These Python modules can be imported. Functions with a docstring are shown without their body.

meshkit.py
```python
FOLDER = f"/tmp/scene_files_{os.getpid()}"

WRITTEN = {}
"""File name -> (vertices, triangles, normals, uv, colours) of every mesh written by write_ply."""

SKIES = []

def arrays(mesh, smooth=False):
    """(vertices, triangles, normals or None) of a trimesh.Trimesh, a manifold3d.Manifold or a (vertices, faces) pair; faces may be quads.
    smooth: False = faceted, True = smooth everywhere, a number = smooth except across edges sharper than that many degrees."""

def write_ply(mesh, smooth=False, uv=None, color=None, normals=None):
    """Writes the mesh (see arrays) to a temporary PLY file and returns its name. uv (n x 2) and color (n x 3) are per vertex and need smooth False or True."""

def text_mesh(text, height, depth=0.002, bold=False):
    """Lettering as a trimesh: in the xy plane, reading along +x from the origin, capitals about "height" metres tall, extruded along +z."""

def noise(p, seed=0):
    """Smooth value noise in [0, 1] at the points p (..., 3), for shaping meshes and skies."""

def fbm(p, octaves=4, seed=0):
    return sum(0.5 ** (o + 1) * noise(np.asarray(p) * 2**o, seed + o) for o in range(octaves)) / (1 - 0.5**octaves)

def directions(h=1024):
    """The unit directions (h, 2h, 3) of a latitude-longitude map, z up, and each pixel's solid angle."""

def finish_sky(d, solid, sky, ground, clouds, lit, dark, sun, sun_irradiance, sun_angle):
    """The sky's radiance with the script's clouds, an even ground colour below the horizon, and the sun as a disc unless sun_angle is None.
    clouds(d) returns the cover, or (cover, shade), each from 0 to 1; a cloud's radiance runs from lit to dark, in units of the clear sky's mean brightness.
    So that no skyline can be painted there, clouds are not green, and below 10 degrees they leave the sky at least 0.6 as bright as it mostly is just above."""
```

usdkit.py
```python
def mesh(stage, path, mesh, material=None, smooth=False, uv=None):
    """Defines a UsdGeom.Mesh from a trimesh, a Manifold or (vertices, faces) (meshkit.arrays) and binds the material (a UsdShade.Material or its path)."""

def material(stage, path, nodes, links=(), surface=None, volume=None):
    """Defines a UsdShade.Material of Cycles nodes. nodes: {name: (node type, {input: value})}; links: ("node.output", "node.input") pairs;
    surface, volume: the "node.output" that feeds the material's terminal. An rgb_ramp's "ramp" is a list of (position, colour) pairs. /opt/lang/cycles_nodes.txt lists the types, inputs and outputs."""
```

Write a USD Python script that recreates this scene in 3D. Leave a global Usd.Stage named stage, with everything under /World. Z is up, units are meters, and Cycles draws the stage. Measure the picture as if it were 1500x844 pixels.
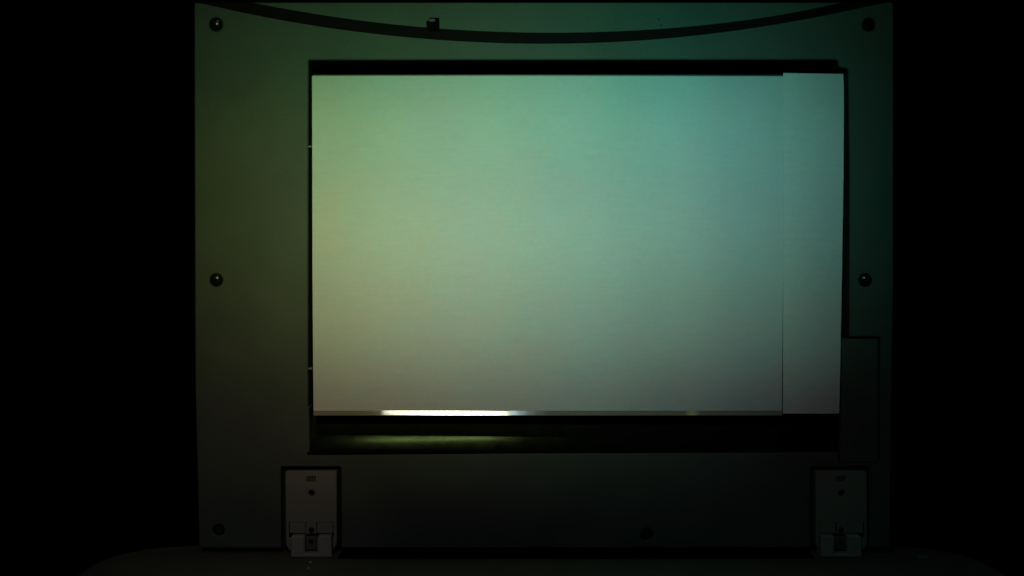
import math
import numpy as np
import trimesh
import manifold3d as m3
import mapbox_earcut as earcut
import shapely.geometry as sg
import usdkit
import meshkit
from pxr import Usd, UsdGeom, UsdLux, Gf, Sdf, Vt

stage = Usd.Stage.CreateInMemory()
UsdGeom.Xform.Define(stage, '/World')

# ------------------------------------------------------------------ camera
FOCAL = 1608.0                 # focal length in photograph pixels
DIST, PITCH = 0.5687, math.radians(1.6)
H0 = 0.139                     # height of the point the lens axis meets on the lid, above the base
CAM = np.array([0.0, -DIST * math.cos(PITCH), DIST * math.sin(PITCH) + H0])
cam = UsdGeom.Camera.Define(stage, '/World/camera')
cam.CreateHorizontalApertureAttr(36.0)
cam.CreateFocalLengthAttr(36.0 * FOCAL / 1500.0)
cam.CreateClippingRangeAttr((0.02, 50.0))
cam.CreateFStopAttr(5.0)
cam.CreateFocusDistanceAttr(0.615)
cam.CreateExposureAttr(0.0)
cam.AddTranslateOp().Set(tuple(CAM))
cam.AddRotateXOp().Set(90.0 - math.degrees(PITCH))

# ------------------------------------------------------------------ lamps
def aim(l, pos, target):
    d = np.array(target, float) - np.array(pos, float)
    d /= np.linalg.norm(d)
    z = -d
    x = np.cross([0, 0, 1], z); x /= np.linalg.norm(x)
    y = np.cross(z, x)
    l.AddTransformOp().Set(Gf.Matrix4d(*x, 0, *y, 0, *z, 0, *pos, 1))

def spot(name, pos, target, half, blend, rgb, radius=0.008):
    l = UsdLux.SphereLight.Define(stage, '/World/' + name)
    top = max(rgb)
    l.CreateRadiusAttr(radius); l.CreateNormalizeAttr(True)
    l.CreateIntensityAttr(4.0 * top)
    l.CreateColorAttr(Gf.Vec3f(*[c / top for c in rgb]))
    s = UsdLux.ShapingAPI.Apply(l.GetPrim())
    s.CreateShapingConeAngleAttr(math.degrees(half)); s.CreateShapingConeSoftnessAttr(blend)
    aim(l, pos, target)

def strip(name, pos, target, w, h, rgb, k=1.0):
    l = UsdLux.RectLight.Define(stage, '/World/' + name)
    top = max(rgb)
    l.CreateWidthAttr(w); l.CreateHeightAttr(h); l.CreateNormalizeAttr(True)
    l.CreateIntensityAttr(k * top)
    l.CreateColorAttr(Gf.Vec3f(*[c / top for c in rgb]))
    aim(l, pos, target)

def bulb(name, pos, radius, rgb):
    l = UsdLux.SphereLight.Define(stage, '/World/' + name)
    l.CreateRadiusAttr(radius); l.CreateIntensityAttr(1.0)
    l.CreateColorAttr(Gf.Vec3f(*rgb)); l.CreateNormalizeAttr(False)
    l.AddTranslateOp().Set(tuple(pos))

STRIP = (-0.068, -0.33, 0.40 + H0)
BEAMS = [  # a bank of small coloured lamps above the picture: position, point on the lid it is aimed at, colour
    ((-0.120, -0.500, 0.177), (-0.150, -0.120), (0.0287, 0.0194, 0.0188)),
    ((-0.051, -0.500, 0.177), (-0.059, -0.120), (0.0000, 0.0000, 0.0023)),
    ((0.051, -0.500, 0.177), (0.079, -0.120), (0.0000, 0.0026, 0.0025)),
    ((0.086, -0.500, 0.177), (0.124, -0.120), (0.0000, 0.0000, 0.0016)),
    ((-0.086, -0.500, 0.185), (-0.104, -0.070), (0.0055, 0.0000, 0.0000)),
    ((-0.051, -0.500, 0.185), (-0.059, -0.070), (0.0096, 0.0019, 0.0045)),
    ((-0.017, -0.500, 0.185), (-0.013, -0.070), (0.0065, 0.0000, 0.0009)),
    ((0.017, -0.500, 0.185), (0.033, -0.070), (0.0083, 0.0000, 0.0015)),
    ((0.051, -0.500, 0.185), (0.079, -0.070), (0.0009, 0.0000, 0.0026)),
    ((0.086, -0.500, 0.185), (0.124, -0.070), (0.0083, 0.0000, 0.0000)),
    ((-0.120, -0.500, 0.194), (-0.150, -0.020), (0.0182, 0.0149, 0.0071)),
    ((-0.086, -0.500, 0.194), (-0.104, -0.020), (0.0415, 0.0325, 0.0139)),
    ((-0.051, -0.500, 0.194), (-0.059, -0.020), (0.0504, 0.0506, 0.0229)),
    ((-0.017, -0.500, 0.194), (-0.013, -0.020), (0.0504, 0.0633, 0.0428)),
    ((0.017, -0.500, 0.194), (0.033, -0.020), (0.0359, 0.0518, 0.0371)),
    ((0.051, -0.500, 0.194), (0.079, -0.020), (0.0172, 0.0368, 0.0291)),
    ((0.086, -0.500, 0.194), (0.124, -0.020), (0.0097, 0.0003, 0.0025)),
    ((-0.120, -0.500, 0.203), (-0.150, 0.030), (0.0475, 0.0528, 0.0188)),
    ((-0.086, -0.500, 0.203), (-0.104, 0.030), (0.0629, 0.0789, 0.0328)),
    ((-0.051, -0.500, 0.203), (-0.059, 0.030), (0.0686, 0.0990, 0.0509)),
    ((-0.017, -0.500, 0.203), (-0.013, 0.030), (0.0580, 0.1004, 0.0642)),
    ((0.017, -0.500, 0.203), (0.033, 0.030), (0.0437, 0.0849, 0.0541)),
    ((0.051, -0.500, 0.203), (0.079, 0.030), (0.0287, 0.0734, 0.0515)),
    ((0.086, -0.500, 0.203), (0.124, 0.030), (0.0286, 0.0600, 0.0484)),
    ((0.120, -0.500, 0.203), (0.170, 0.030), (0.0000, 0.0192, 0.0131)),
    ((-0.120, -0.500, 0.211), (-0.150, 0.080), (0.0234, 0.0308, 0.0021)),
    ((-0.086, -0.500, 0.211), (-0.104, 0.080), (0.0249, 0.0495, 0.0191)),
    ((-0.051, -0.500, 0.211), (-0.059, 0.080), (0.0245, 0.0533, 0.0297)),
    ((-0.017, -0.500, 0.211), (-0.013, 0.080), (0.0358, 0.0615, 0.0419)),
    ((0.017, -0.500, 0.211), (0.033, 0.080), (0.0246, 0.0551, 0.0398)),
    ((0.051, -0.500, 0.211), (0.079, 0.080), (0.0150, 0.0410, 0.0398)),
    ((0.086, -0.500, 0.211), (0.124, 0.080), (0.0163, 0.0384, 0.0393)),
    ((0.120, -0.500, 0.211), (0.170, 0.080), (0.0000, 0.0084, 0.0085)),
    ((-0.120, -0.500, 0.220), (-0.150, 0.130), (0.0198, 0.0306, 0.0172)),
    ((-0.086, -0.500, 0.220), (-0.104, 0.130), (0.0113, 0.0355, 0.0143)),
    ((-0.051, -0.500, 0.220), (-0.059, 0.130), (0.0178, 0.0479, 0.0158)),
    ((-0.017, -0.500, 0.220), (-0.013, 0.130), (0.0279, 0.0668, 0.0298)),
    ((0.017, -0.500, 0.220), (0.033, 0.130), (0.0105, 0.0744, 0.0401)),
    ((0.051, -0.500, 0.220), (0.079, 0.130), (0.0048, 0.0493, 0.0331)),
    ((0.086, -0.500, 0.220), (0.124, 0.130), (0.0002, 0.0300, 0.0179)),
    ((0.120, -0.500, 0.220), (0.170, 0.130), (0.0073, 0.0081, 0.0011)),
]
for i, (p, a, c) in enumerate(BEAMS):
    spot(f'beam_lamp_{i:03d}', (p[0], p[1], p[2] + H0), (a[0], 0, a[1] + H0), .17, 1.0, c, .008)
strip('strip_lamp', STRIP, (-0.03, 0, H0), 0.129, 0.0100, (.0120, .0118, .0085))
strip('far_lamp', (-.05, -.75, .30 + H0), (0, 0, -.05 + H0), .25, .12, (.0020, .0317, .0323))
for k, (x, w, g) in enumerate(((.0015, .008, 2.2), (.0100, .008, .9), (.0190, .009, .35), (.0290, .010, .12))):
    strip(f'cool_strip_lamp_{k:03d}', (x, -0.33, 0.40 + H0), (x, 0, H0), w, .006, (.000036 * g, .00005 * g, .000052 * g))
bulb('blue_lamp', (0.03, -0.40, 0.252 + H0), 0.010, (0.25, 0.6, 0.7))
bulb('green_lamp', (0.186, -0.33, 0.40 + H0), 0.005, (.11, .17, .03))

# ------------------------------------------------------------------ helpers
def W(px, py, Y=0.0):
    """The point (x, z) at depth Y where the photograph's pixel looks."""
    d = np.array([(px - 750) / FOCAL, 1.0, -(py - 422) / FOCAL])
    c, s = math.cos(PITCH), math.sin(PITCH)
    d = np.array([d[0], d[1] * c + d[2] * s, -d[1] * s + d[2] * c])
    p = CAM + (Y - CAM[1]) / d[1] * d
    return p[0], p[2]

def WF(px, py, z=0.0):
    """The point (x, y) on the horizontal plane z."""
    d = np.array([(px - 750) / FOCAL, 1.0, -(py - 422) / FOCAL])
    c, s = math.cos(PITCH), math.sin(PITCH)
    d = np.array([d[0], d[1] * c + d[2] * s, -d[1] * s + d[2] * c])
    p = CAM + (z - CAM[2]) / d[2] * d
    return p[0], p[1]

def ring(pts, Y=0.0):
    return np.array([W(x, y, Y) for x, y in pts])

def rounded(pts, r, n=4):
    """Polygon with corner i rounded by radius r[i] (or r)."""
    pts = np.asarray(pts, float); out = []
    rr = np.broadcast_to(r, len(pts))
    for i, p in enumerate(pts):
        a, b = pts[i - 1] - p, pts[(i + 1) % len(pts)] - p
        la, lb = np.linalg.norm(a), np.linalg.norm(b)
        t = min(rr[i], la * .45, lb * .45)
        if t <= 1e-7:
            out.append(p); continue
        p0, p1 = p + a / la * t, p + b / lb * t
        for k in np.linspace(0, 1, n + 1):
            out.append((1 - k) ** 2 * p0 + 2 * k * (1 - k) * p + k ** 2 * p1)
    return np.array(out)

def circle(c, r, n=24):
    t = np.arange(n) / n * 2 * math.pi
    return np.c_[c[0] + r * np.cos(t), c[1] + r * np.sin(t)]

def area(r):
    x, y = r[:, 0], r[:, 1]
    return .5 * np.sum(x * np.roll(y, -1) - np.roll(x, -1) * y)

def inset(r, c):
    """Vertices moved c into the solid (rings turn anticlockwise outside, clockwise in holes)."""
    e = np.roll(r, -1, 0) - r
    e /= np.linalg.norm(e, axis=1, keepdims=True) + 1e-12
    n = np.c_[-e[:, 1], e[:, 0]]
    a, b = np.roll(n, 1, 0), n
    m = a + b
    return r + c * m / np.maximum((1 + (a * b).sum(1, keepdims=True)), .4)

def plate(outer, holes, y0, depth, ch):
    """A slab in the xz plane from y0 (front) back by depth, its front edges chamfered by ch."""
    rings = [np.asarray(outer)[::1 if area(np.asarray(outer)) > 0 else -1]]
    rings += [np.asarray(h)[::-1 if area(np.asarray(h)) > 0 else 1] for h in holes]
    fronts = [inset(r, ch) for r in rings]
    ends = np.cumsum([len(r) for r in rings]).astype(np.uint32)
    N = int(ends[-1])
    ff, mm = np.vstack(fronts), np.vstack(rings)
    tri = earcut.triangulate_float64(ff, ends).reshape(-1, 3).astype(int)
    a, b, c = ff[tri[:, 0]], ff[tri[:, 1]], ff[tri[:, 2]]
    s = (b[:, 0] - a[:, 0]) * (c[:, 1] - a[:, 1]) - (b[:, 1] - a[:, 1]) * (c[:, 0] - a[:, 0])
    tri[s < 0] = tri[s < 0][:, ::-1]                       # anticlockwise in xz = facing -y
    V = [np.c_[ff[:, 0], np.full(N, y0), ff[:, 1]],
         np.c_[mm[:, 0], np.full(N, y0 + ch), mm[:, 1]],
         np.c_[mm[:, 0], np.full(N, y0 + depth), mm[:, 1]]]
    F = [tri, tri[:, ::-1] + 2 * N]
    start = 0
    for r in rings:
        i = np.arange(len(r)) + start
        j = np.roll(i, -1)
        for k in (0, 1):
            F.append(np.c_[i + k * N, i + (k + 1) * N, j + k * N])
            F.append(np.c_[j + k * N, i + (k + 1) * N, j + (k + 1) * N])
        start += len(r)
    return trimesh.Trimesh(np.vstack(V), np.vstack(F), process=False)

def pplate(pts, y0, depth, ch, r=0.0, holes=()):
    return plate(rounded(ring(pts, y0), r), [h for h in holes], y0, depth, ch)

def rect(x0, y0, x1, y1):
    return [(x0, y0), (x1, y0), (x1, y1), (x0, y1)]

def lathe(profile, n=40):
    """profile: (radius, y) pairs from the rim to the axis; turned about y."""
    t = np.arange(n) / n * 2 * math.pi
    V, F = [], []
    for r, y in profile:
        V.append(np.c_[r * np.cos(t), np.full(n, y), r * np.sin(t)])
    for k in range(len(profile) - 1):
        i = np.arange(n); j = np.roll(i, -1)
        F.append(np.c_[i + k * n, j + k * n, i + (k + 1) * n])
        F.append(np.c_[j + k * n, j + (k + 1) * n, i + (k + 1) * n])
    return trimesh.Trimesh(np.vstack(V), np.vstack(F), process=False)

def at(mesh, x, y, z):
    mesh = mesh.copy(); mesh.apply_translation((x, y, z)); return mesh

def rbox(size, r, n=10):
    """Box with rounded edges, centred."""
    h = np.array(size) / 2 - r
    b = m3.Manifold.sphere(r, n)
    return m3.Manifold.batch_hull([b.translate([sx * h[0], sy * h[1], sz * h[2]]) for sx in (-1, 1) for sy in (-1, 1) for sz in (-1, 1)])

taken = {}
def fresh(path):
    k = taken.get(path, -1) + 1
    taken[path] = k
    return path if k == 0 else f'{path}_{k:03d}'

def obj(name, mesh, mat, parent=None, smooth=25):
    path = fresh((str(parent.GetPath()) if parent else '/World') + '/' + name)
    return usdkit.mesh(stage, path, mesh, mat, smooth=smooth).GetPrim()

def tag(p, label=None, cat=None, group=None, kind=None):
    for k, v in (('label', label), ('category', cat), ('group', group), ('kind', kind)):
        if v:
            p.SetCustomDataByKey(k, v)
    return p

def thing(name, label, cat, loc=(0, 0, 0), group=None):
    x = UsdGeom.Xform.Define(stage, fresh('/World/' + name))
    x.AddTranslateOp().Set(tuple(map(float, loc)))
    return tag(x.GetPrim(), label, cat, group)

# ------------------------------------------------------------------ materials
def plastic(name, rgb, rough=.5, spec=.5, grain=.06, scale=900., bump=.25, depth=.00008):
    lo, hi = [c * (1 - grain) for c in rgb], [c * (1 + grain) for c in rgb]
    return usdkit.material(stage, '/World/Looks/' + name, {
        'g': ('geometry', {}),
        'n': ('noise_texture', {'scale': scale, 'detail': 3.0}),
        'n2': ('noise_texture', {'scale': 35.0, 'detail': 4.0}),
        'av': ('math', {'math_type': 'add'}),
        'hf': ('math', {'math_type': 'multiply', 'value2': .5}),
        'r': ('rgb_ramp', {'ramp': [(.3, lo), (.7, hi)]}),
        'b': ('bump', {'strength': bump, 'distance': depth}),
        'p': ('principled_bsdf', {'roughness': rough, 'specular_ior_level': spec}),
    }, [('g.position', 'n.vector'), ('g.position', 'n2.vector'), ('n.fac', 'av.value1'), ('n2.fac', 'av.value2'),
        ('av.value', 'hf.value1'), ('hf.value', 'r.fac'), ('r.color', 'p.base_color'),
        ('n.fac', 'b.height'), ('b.normal', 'p.normal')], surface='p.BSDF')

FR = (.092, .105, .086)
M_frame = plastic('grey_plastic', FR, .6, .3, grain=.17)
M_cover = plastic('grey_cover_plastic', [c * .93 for c in FR], .6, .3, grain=.10)
M_hinge = plastic('pale_plastic', (.26, .25, .205), .5, .3)
M_arm = plastic('pale_arm_plastic', (.34, .33, .29), .5, .3)
M_dark = plastic('dark_plastic', (.012, .012, .012), .55, .3)
M_strip = plastic('dark_strip', (.0125, .0075, .0085), .75, .06)
M_void = plastic('matt_black', (.004, .004, .004), .9, .05)
M_rubber = plastic('black_rubber', (.012, .012, .010), .22, .5, bump=.05)
M_dullrubber = plastic('dull_black_rubber', (.008, .008, .008), .7, .2)
M_base = plastic('base_plastic', (.125, .112, .092), .75, .15, grain=.2)
M_crumb = plastic('crumb', (.75, .74, .7), .8, .2)
M_pin = plastic('pin_plastic', (.22, .22, .2), .4, .5)
M_screw = usdkit.material(stage, '/World/Looks/screw_metal', {'p': ('principled_bsdf', {'base_color': (.10, .10, .10), 'metallic': .6, 'roughness': .45})}, surface='p.BSDF')
M_tray = usdkit.material(stage, '/World/Looks/gloss_black', {
    'g': ('geometry', {}), 'n': ('noise_texture', {'scale': 160.0, 'detail': 3.0}),
    'r': ('map_range', {'from_min': .3, 'from_max': .7, 'to_min': .12, 'to_max': .17}),
    'p': ('principled_bsdf', {'base_color': (.003, .004, .003), 'specular_ior_level': .80, 'specular_tint': (.70, 1.0, .36),
                              'coat_weight': .2, 'coat_ior': 1.3, 'coat_roughness': .32})},
    [('g.position', 'n.vector'), ('n.fac', 'r.value'), ('r.result', 'p.roughness')], surface='p.BSDF')
M_edge = usdkit.material(stage, '/World/Looks/gloss_edge', {
    'p': ('principled_bsdf', {'base_color': (.42, .39, .33), 'roughness': .10, 'specular_ior_level': .6, 'coat_weight': 1.0, 'coat_ior': 3.0, 'coat_roughness': .03})}, surface='p.BSDF')

def sheet(name, rgb, streak):
    return usdkit.material(stage, '/World/Looks/' + name, {
        'g': ('geometry', {}),
        'm': ('mapping', {'scale': (60.0, 60.0, 700.0)}),
        'n': ('noise_texture', {'scale': 1.0, 'detail': 3.0}),
        'f': ('noise_texture', {'scale': 500.0, 'detail': 3.0}),
        'c': ('noise_texture', {'scale': 70.0, 'detail': 4.0}),
        'a': ('mix_float', {'fac': .5}),
        'r': ('rgb_ramp', {'ramp': [(.3, [c * (1 - streak) for c in rgb]), (.7, [c * (1 + streak) for c in rgb])]}),
        'hu': ('rgb_ramp', {'ramp': [(.3, (1.04, .985, .97)), (.5, (1, 1, 1)), (.7, (.97, 1.01, 1.03))]}),
        'x': ('mix', {'mix_type': 'multiply', 'fac': 1.0}),
        'b': ('bump', {'strength': .15, 'distance': .00005}),
        'p': ('principled_bsdf', {'roughness': .65, 'specular_ior_level': .15})},
        [('g.position', 'm.vector'), ('m.vector', 'n.vector'), ('g.position', 'f.vector'), ('g.position', 'c.vector'),
         ('n.fac', 'a.a'), ('f.fac', 'a.b'), ('a.result', 'r.fac'), ('c.fac', 'hu.fac'),
         ('r.color', 'x.color1'), ('hu.color', 'x.color2'), ('x.color', 'p.base_color'), ('f.fac', 'b.height'), ('b.normal', 'p.normal')], surface='p.BSDF')

M_panel = sheet('pale_panel', (.80, .80, .80), .04)
M_paper = sheet('pale_paper', (.87, .86, .84), .05)

# ------------------------------------------------------------------ setting: the dark table the machine stands on
tb = trimesh.creation.box([1.6, 1.2, .03]); tb.apply_translation((0, .1, -.075))
tag(obj('table', tb, plastic('black_table', (.008, .008, .008), .8, .1)), kind='structure')

# ------------------------------------------------------------------ machine base
base = thing('machine_base', 'dark grey machine base with rounded rear corners under the upright panel', 'machine base', (0, 0, 0))
xl, xr, yb, yf = -.214, .243, .0205, -.30
rr = rounded(np.array([(xl, yf), (xr, yf), (xr, yb), (xl, yb)]), [.01, .01, .05, .05], 12)
if area(rr) < 0: rr = rr[::-1]
def slab(r, z0, z1, c):
    steps = [(0, z0), (0, z1 - c)] + [(c * (1 - math.cos(t)), z1 - c + c * math.sin(t)) for t in np.linspace(0, math.pi / 2, 6)[1:]]
    V = []; F = []; n = len(r)
    for d, z in steps:
        V.append(np.c_[inset(r, d), np.full(n, z)])
    for k in range(len(steps) - 1):
        i = np.arange(n); j = np.roll(i, -1)
        F += [np.c_[i + k * n, j + k * n, i + (k + 1) * n], np.c_[j + k * n, j + (k + 1) * n, i + (k + 1) * n]]
    tri = earcut.triangulate_float64(V[-1][:, :2], np.array([n], np.uint32)).reshape(-1, 3).astype(int)
    a, b, c_ = (V[-1][tri[:, q], :2] for q in range(3))
    s = (b[:, 0] - a[:, 0]) * (c_[:, 1] - a[:, 1]) - (b[:, 1] - a[:, 1]) * (c_[:, 0] - a[:, 0])
    tri[s < 0] = tri[s < 0][:, ::-1]
    F += [tri + (len(steps) - 1) * n, tri[:, ::-1]]
    return trimesh.Trimesh(np.vstack(V), np.vstack(F), process=False)
obj('body', slab(rr, -.06, 0, .004), M_base, base, 40)
# dark seal lying along the rear of the base, under the lid
gx0, gx1 = WF(499, 811)[0], WF(1186, 811)[0]
gy0 = WF(750, 819)[1]
g = rbox([gx1 - gx0, .0145 - gy0, .0016], .0006, 8)
obj('seal', g.translate([(gx0 + gx1) / 2, (gy0 + .0145) / 2, .0004]), M_void, base, 40)
bx, by = WF(1351, 818)
obj('bumper', rbox([.006, .004, .0018], .0008, 10).translate([bx, by, .0008]), plastic('bumper', (.2, .2, .18), .45, .4), base, 40)
bx, by = WF(1377, 827)
obj('bumper', rbox([.013, .0014, .0010], .0004, 10).translate([bx, by, .0004]), M_base, base, 40)

# ------------------------------------------------------------------ the upright lid
lid = thing('raised_lid', 'upright dark grey plastic lid with a big window and a dark curved top line', 'lid', (0, 0, 0))
outer_px = [(284.3, 3.6), (1309.3, 3.6), (1309.0, 420), (1303.5, 803),
            (1274.5, 803), (1274, 684), (1187, 684), (1187, 803),
            (500, 803), (499.5, 684), (411.5, 684), (412, 803),
            (291.5, 803), (285.7, 560)]
outer = rounded(ring(outer_px), [.0012, .0012, 0, .0015, .0008, .001, .001, .0008, .0008, .001, .001, .0008, .0015, 0], 3)
win_px = [(451.8, 88.2), (1227.5, 87.6), (1229.3, 98.8), (1242.8, 100.5), (1245, 250), (1244.5, 493.5), (1290, 493.5),
          (1289.5, 679), (1229, 679), (1228.5, 664), (453.8, 665.5), (452.8, 597), (451.2, 596), (451.2, 360)]
window = rounded(ring(win_px), [.0010, .0035, .0008, .0016, 0, .0006, .0012, .0012, .0008, .0006, .0016, .0004, .0004, 0], 4)
holes_px = [(1273, 36.5, 9.6), (948, 783, 9.3), (320, 777, 8.5)]
K = .0003537
holes = [circle(W(x, y), r * K, 28) for x, y, r in holes_px]
obj('frame', plate(outer, [window] + holes, 0.0, .011, .0006), M_frame, lid, 20)
# rear shell closes the lid behind
rs = rounded(ring([(290, 10), (1303, 10), (1299, 797), (297, 797)]), .004, 4)
obj('rear_shell', plate(rs, [], .0275, .008, .002), M_dark, lid, 20)
side = [(288, 7), (1305.5, 7), (1300, 799), (295, 799)]
so = rounded(ring(side), .002, 3); si = rounded(ring([(300, 20), (1293, 20), (1288, 787), (307, 787)]), .002, 3)
obj('side_wall', plate(so, [si], .0112, .0162, .0002), M_dark, lid, 20)

# black lining behind the window; its lower part curls forward into a glossy ledge
def need(row, Y):
    """Tilt of the ledge, in radians, that mirrors the strip lamp to the camera at this height."""
    x, z = W(655, row, Y)
    p = np.array([x, Y, z])
    a, b = CAM - p, np.array([x * 1.0, STRIP[1], STRIP[2]]) - p
    e = lambda v: math.atan2(v[2], -v[1])
    return (e(a) + e(b)) / 2
rows = np.concatenate([[607.0], np.arange(608, 665.1, 1.0)])
def tilt(r, Y):
    n = need(r, Y)
    off = np.interp(r, [606, 612, 620, 640, 647, 651, 656, 659, 662, 665], np.radians([-9, -7.0, -5.5, -3.2, -1.5, -.6, .3, 2.0, 5, 9]))
    return n + off
Yp, prof = .0120, []                                     # sits inside the recess
for k, r in enumerate(rows):
    z = W(655, r, Yp)[1]
    if k:
        Yp -= (prof[-1][1] - z) * math.tan(tilt((r + rows[k - 1]) / 2, Yp))
    prof.append((Yp, W(655, r, Yp)[1]))
prof = np.array(prof)
x0, x1 = W(450.5, 640)[0], W(1227.5, 640)[0]
def ledge(prof, x0, x1, yaw, n=24):
    xs = np.linspace(x0, x1, n)
    V = np.vstack([np.c_[np.full(len(prof), x), prof[:, 0] + math.tan(yaw) * (x + .034), prof[:, 1]] for x in xs])
    m = len(prof); F = []
    for i in range(n - 1):
        a = np.arange(m - 1) + i * m
        F += [np.c_[a, a + 1, a + m], np.c_[a + 1, a + 1 + m, a + m]]
    return trimesh.Trimesh(V, np.vstack(F), process=False)
obj('window_ledge', ledge(prof, x0, x1, math.radians(.9)), M_tray, lid, True)
lin = rounded(ring([(444, 80), (1297, 80), (1297, 686), (444, 686)]), .002, 3)
obj('window_lining', plate(lin, [], .0225, .002, .0003), M_void, lid, 20)

# floors of the shallow recesses round the hinges and the cover plate
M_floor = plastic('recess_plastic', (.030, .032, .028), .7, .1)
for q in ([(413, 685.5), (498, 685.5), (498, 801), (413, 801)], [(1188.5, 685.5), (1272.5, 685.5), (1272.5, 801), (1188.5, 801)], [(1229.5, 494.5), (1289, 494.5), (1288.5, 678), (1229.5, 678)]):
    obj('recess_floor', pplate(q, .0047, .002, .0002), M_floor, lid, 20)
# cover plate in the frame's right side
obj('cover_plate', pplate([(1232.5, 496.6), (1286.6, 496.6), (1286.4, 677.8), (1231.2, 677.8)], .0003, .004, .0004, .0008), M_cover, lid, 20)

# screws: three domed heads with a highlight, three sunken ones in their holes
dome = [(1, 0), (1.0, -.16), (.97, -.26), (.9, -.36), (.78, -.46), (.62, -.54), (.44, -.60), (.24, -.635), (.08, -.645), (0, -.647)]
def screw(px, py, r, mat):
    x, z = W(px, py, -.001); R = r * K
    s = obj('screw', at(lathe([(a * R, b * R) for a, b in dome]), x, -.0001, z), mat, lid, True)
    w = lathe([(R * 1.14, .0), (R * 1.12, -.00022), (R * 1.0, -.00022), (R * .98, 0)])
    obj('washer', at(w, x, -.0002, z), M_dark, s, 30)
screw(316, 35.3, 9.4, M_rubber); screw(316.3, 410, 9.0, M_rubber); screw(1268, 410, 9.0, M_rubber)
for px, py, r in holes_px:
    x, z = W(px, py); R = r * K
    cup = lathe([(R * .985, .0012), (R * .97, .0075), (R * .9, .008), (0, .008)])
    shallow = px < 400
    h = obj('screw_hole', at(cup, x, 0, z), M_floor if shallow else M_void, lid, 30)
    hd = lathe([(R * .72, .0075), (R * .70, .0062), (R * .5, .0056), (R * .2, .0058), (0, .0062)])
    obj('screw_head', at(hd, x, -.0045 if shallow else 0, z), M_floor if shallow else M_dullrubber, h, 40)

# thin dark curved line along the top
lowc = [(289.5, 4.0), (313, 8.0), (356, 18.2), (400, 27), (442, 34.4), (528, 47), (614, 56.3), (700, 61.6), (760, 63.3), (820, 63.5), (909, 60.2), (995, 54.3), (1050, 48.6), (1110, 40.6), (1145, 34.2), (1221, 18.5), (1277, 7.6), (1296, 4.0)]
topc = [(1232, 4.0), (1221, 6.2), (1183, 14.2), (1126, 24.5), (1110, 27.2), (1050, 35.2), (995, 40.2), (909, 45.5), (860, 47.3), (803, 48), (750, 47.2), (700, 45.3), (614, 39.6), (528, 30), (442, 17), (400, 10), (370, 4.0)]
def densify(pts, n=70):
    p = np.array(pts, float)
    c = np.polyfit(p[:, 0], p[:, 1], 5)
    x = np.linspace(p[0, 0], p[-1, 0], n)
    return [(a, max(b, 4.0)) for a, b in zip(x, np.polyval(c, x))]
cur = ring(densify(lowc) + densify(topc), -.0004)
keep = [0]
for i in range(1, len(cur)):
    if np.linalg.norm(cur[i] - cur[keep[-1]]) > .0004: keep.append(i)
obj('curved_line', plate(cur[keep], [], -.0004, .0006, .00012), M_strip, lid, 20)

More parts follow.
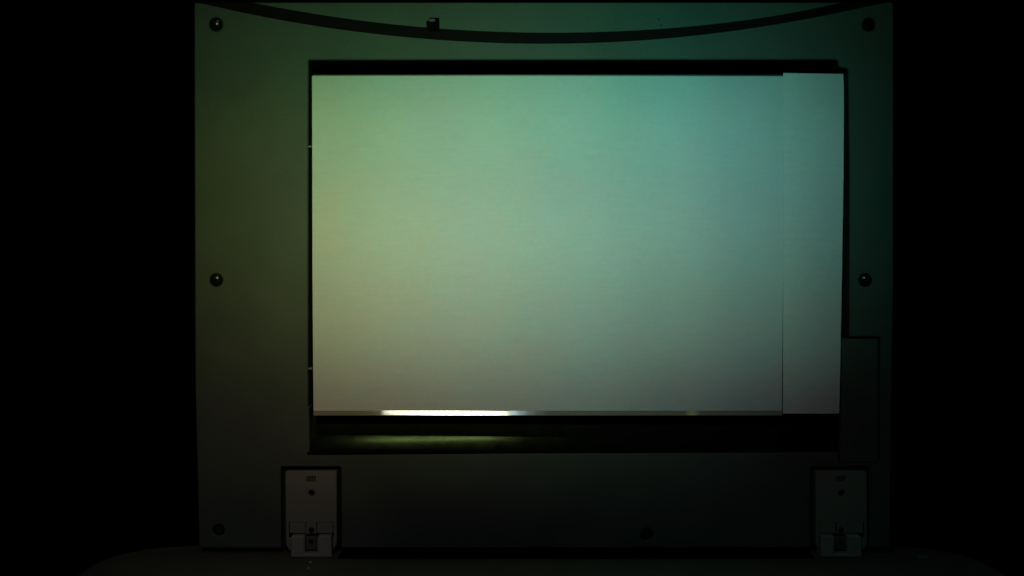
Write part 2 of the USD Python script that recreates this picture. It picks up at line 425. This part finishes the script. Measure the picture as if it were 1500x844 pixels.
# small dark catch beside the curved line, with its tab
lt = obj('catch', pplate([(624.3, 30.5), (628, 30), (628.3, 25.8), (643.3, 25.6), (643.6, 45), (629, 45), (625, 42)], -.0012, .0015, .0002, .0004), M_void, lid, 20)
obj('tab', pplate(rect(628.6, 27.6, 637.2, 32.0), -.0018, .001, .00015, .0002), plastic('tab_plastic', [c * .75 for c in FR], .5, .3), lt, 20)
obj('chip', pplate([(963.2, 26.6), (965.2, 27.0), (966.6, 29.2), (965.4, 29.6)], -.0001, .0004, .00004), M_void, lid, False)
obj('chip', pplate([(967.4, 36.0), (968.9, 36.2), (969, 38.2), (967.6, 38)], -.0001, .0004, .00004), M_void, lid, False)
for py, px in ((215, 453.0), (540.5, 454.0)):
    obj('pin', pplate(rect(px - 3.4, py - 1.4, px + 3.2, py + 1.2), .0010, .006, .0002, .0003), M_pin, lid, 20)

# ------------------------------------------------------------------ the pale panel in the window
panel = thing('pale_panel', 'large blank pale panel filling the dark window, brightly lit', 'panel', (0, 0, 0))
YP = -.0010
obj('face', pplate([(457.0, 111.2), (1149.5, 111.8), (1148.2, 260), (1145.6, 602), (459.0, 602), (457.6, 400)], YP, .006, .00012, [.0004, .0003, 0, .0003, .0008, 0]), M_panel, panel, 20)
obj('upper_edge', pplate([(458.5, 109.4), (1147.5, 109.4), (1147.5, 112.6), (458.5, 112.6)], YP + .0006, .004, .0002, .0002), plastic('brown_edge', (.10, .065, .05), .35, .3), panel, 20)
# its glossy lower edge, sloping forward
rws = np.arange(601.0, 608.01, .5)
Yp, pr = YP + .0002, []
zz = [W(655, r, YP)[1] for r in rws]
for k, r in enumerate(rws):
    if k:
        Yp -= (zz[k - 1] - zz[k]) * math.tan(need(r, YP))
    pr.append((Yp, zz[k]))
pr.append((pr[-1][0] + .0005, pr[-1][1] - .0003))
pr.append((YP + .0055, pr[-1][1])); pr.append((YP + .0055, pr[0][1])); pr.append(pr[0])
pr = np.array(pr)
ex0, ex1 = W(459.3, 604, YP)[0], W(1145.4, 604, YP)[0]
lip = ledge(pr, ex0, ex1, 0.0, 2)
for xx, flip in ((ex0, 1), (ex1, -1)):
    tr = earcut.triangulate_float64(pr[:-1], np.array([len(pr) - 1], np.uint32)).reshape(-1, 3).astype(int)[:, ::flip]
    lip = trimesh.util.concatenate([lip, trimesh.Trimesh(np.c_[np.full(len(pr) - 1, xx), pr[:-1]], tr, process=False)])
obj('lower_edge', lip, M_edge, panel, 20)

# ------------------------------------------------------------------ the loose paper strip at the right
def paper(px, Y0, thick, bow):
    """A thin sheet, its left and right edges given per row, bowed slightly off the panel."""
    V = []; rows_, cols = len(px), 13
    for (yl, xa, xb, ya) in px:
        for u in np.linspace(0, 1, cols):
            y = Y0 - bow(u, (yl - 107) / 500)
            x, z = W(xa + (xb - xa) * u, yl + (ya - yl) * u, y)
            V.append((x, y, z))
    V = np.array(V); n = len(V)
    B = V + np.array([0, thick, 0])
    idx = np.arange(n).reshape(rows_, cols)
    a, b, c, d = idx[:-1, :-1].ravel(), idx[:-1, 1:].ravel(), idx[1:, :-1].ravel(), idx[1:, 1:].ravel()
    F = [np.c_[a, c, b], np.c_[b, c, d], np.c_[a, b, c] + n, np.c_[b, d, c] + n]
    edge = np.concatenate([idx[0, ::-1], idx[1:, 0], idx[-1, 1:], idx[-2:0:-1, -1]])
    e2 = np.roll(edge, -1)
    F += [np.c_[edge, edge + n, e2], np.c_[e2, edge + n, e2 + n]]
    return trimesh.Trimesh(np.vstack([V, B]), np.vstack(F), process=False)
lx = lambda y: np.interp(y, [107, 260, 606], [1147.4, 1147.6, 1146.9])
rx = lambda y: np.interp(y, [108, 120, 160, 250, 400, 560, 606], [1235.3, 1236, 1236.2, 1235.6, 1233.4, 1230.4, 1229.2])
yy = np.linspace(107, 606, 26)
grid = [(y, lx(y), rx(y), y + 1.5 * (1 - (y - 107) / 499)) for y in yy]
st = obj('paper_strip', paper(grid, YP - .0004, .00025, lambda u, v: .0006 * u * u * (1 - .5 * v) + .00025 * math.sin(5 * v + 2 * u)), M_paper, None, 40)
tag(st, 'narrow pale paper strip standing at the right end of the panel, a little taller', 'paper strip')

# ------------------------------------------------------------------ hinges
def hinge(dx, label):
    ox, oz = W(455.5 + dx, 803)
    t = thing('hinge', label, 'hinge', (ox, 0, 0), 'hinges at the foot of the lid')
    def part(name, mesh, mat, parent=t, smooth=20):
        return obj(name, at(mesh, -ox, 0, 0), mat, parent, smooth)
    s = lambda pts: [(x + dx, y) for x, y in pts]
    slot = rounded(ring(s(rect(449, 698.5, 462, 706.5)), -.001), .0006, 3)
    hole = circle(W(456.3 + dx, 722.8, -.001), 4.6 * K, 20)
    notch_px = s([(418, 690.5), (493, 690.5), (493.5, 797), (489, 806), (423, 806), (418.5, 797)])
    lf = plate(rounded(ring(notch_px, -.001), [.001, .001, .001, .0006, .0006, .001]), [slot, hole], -.0010, .0045, .0004)
    leaf = part('leaf', lf, M_hinge)
    part('slot', pplate(s(rect(448, 697.5, 463, 707.5)), .0008, .002, .0002), plastic(f'slot_plastic_{int(dx)}', (.06, .058, .05), .6, .3), leaf)
    for k in range(3):
        part('rib', pplate(s(rect(450.5 + 4 * k, 698.8, 452.0 + 4 * k, 706)), -.0002, .0015, .0001), M_hinge, leaf)
    part('screw_hole', pplate(s(rect(450.5, 717, 462, 728.5)), .0025, .0009, .0002), M_void, leaf)
    for xa, xb in ((424, 447.5), (464, 488)):
        part('joint', pplate(s(rect(xa - .9, 765.1, xb + .9, 781.5)), -.00105, .0008, .00002, .0004), M_dark)
        part('pad', pplate(s(rect(xa, 766, xb, 781.5)), -.0017, .001, .0004, .0005), M_hinge)
    # dark barrel across the knuckle, the bracket's two arms and foot, the block between the arms
    part('pivot', pplate(s(rect(423.5, 781.8, 488.5, 787)), -.0014, .004, .0003), M_void)
    YB = -.0062
    foot = W(455, 820, YB)[1]
    arms = s([(425.8, 785.5), (445.8, 785.5), (446.2, 811), (464.6, 811), (465.2, 785.5), (485.2, 785.5), (486, 819.6), (425.6, 819.6)])
    ar = ring(arms, YB); ar[-2:, 1] = 0.0002
    part('bracket', plate(rounded(ar, [.0012, .0008, .0004, .0004, .0008, .0012, .0003, .0003]), [], YB, .009, .0006), M_arm)
    blk = part('knuckle', pplate(s(rect(447.2, 786, 463.6, 806)), -.0026, .006, .0005, .0006), plastic(f'knuckle_plastic_{int(dx)}', (.11, .105, .095), .6, .3))
    x, z = W(455.6 + dx, 794, -.003)
    hd = lathe([(3.4 * K, 0), (3.3 * K, -.0004), (2.2 * K, -.0007), (.9 * K, -.0006), (0, -.0003)], 20)
    part('screw', at(hd, x, -.0026, z), M_dullrubber, blk, 40)
    x, z = W(455.6 + dx, 777.5, -.002)
    part('rivet', at(lathe([(4.4 * K, 0), (4.2 * K, -.0004), (2.5 * K, -.0006), (0, -.0003)], 20), x, -.0009, z), M_dark, t, 40)
    return t
hinge(0, 'pale plastic hinge at the lower left of the lid, the brighter of the two')
hinge(777, 'pale plastic hinge in deep shadow at the lower right of the lid')

# ------------------------------------------------------------------ crumbs on the base
rng = np.random.default_rng(4)
for (px, py, r, label) in ((454.5, 824.5, .0006, 'tiny pale crumb right at the foot of the left hinge'), (452, 833, .0005, 'tiny pale crumb in front of the left hinge, nearer the picture edge')):
    x, y = WF(px, py)
    c = trimesh.creation.icosphere(2, r)
    c.vertices *= (1 + .35 * (meshkit.noise(c.vertices / r * 1.7 + px) - .5))[:, None]
    c.vertices[:, 2] *= .6
    tag(obj('paper_crumb', at(c, x, y, -c.bounds[0, 2]), M_crumb, None, True), label, 'crumb')
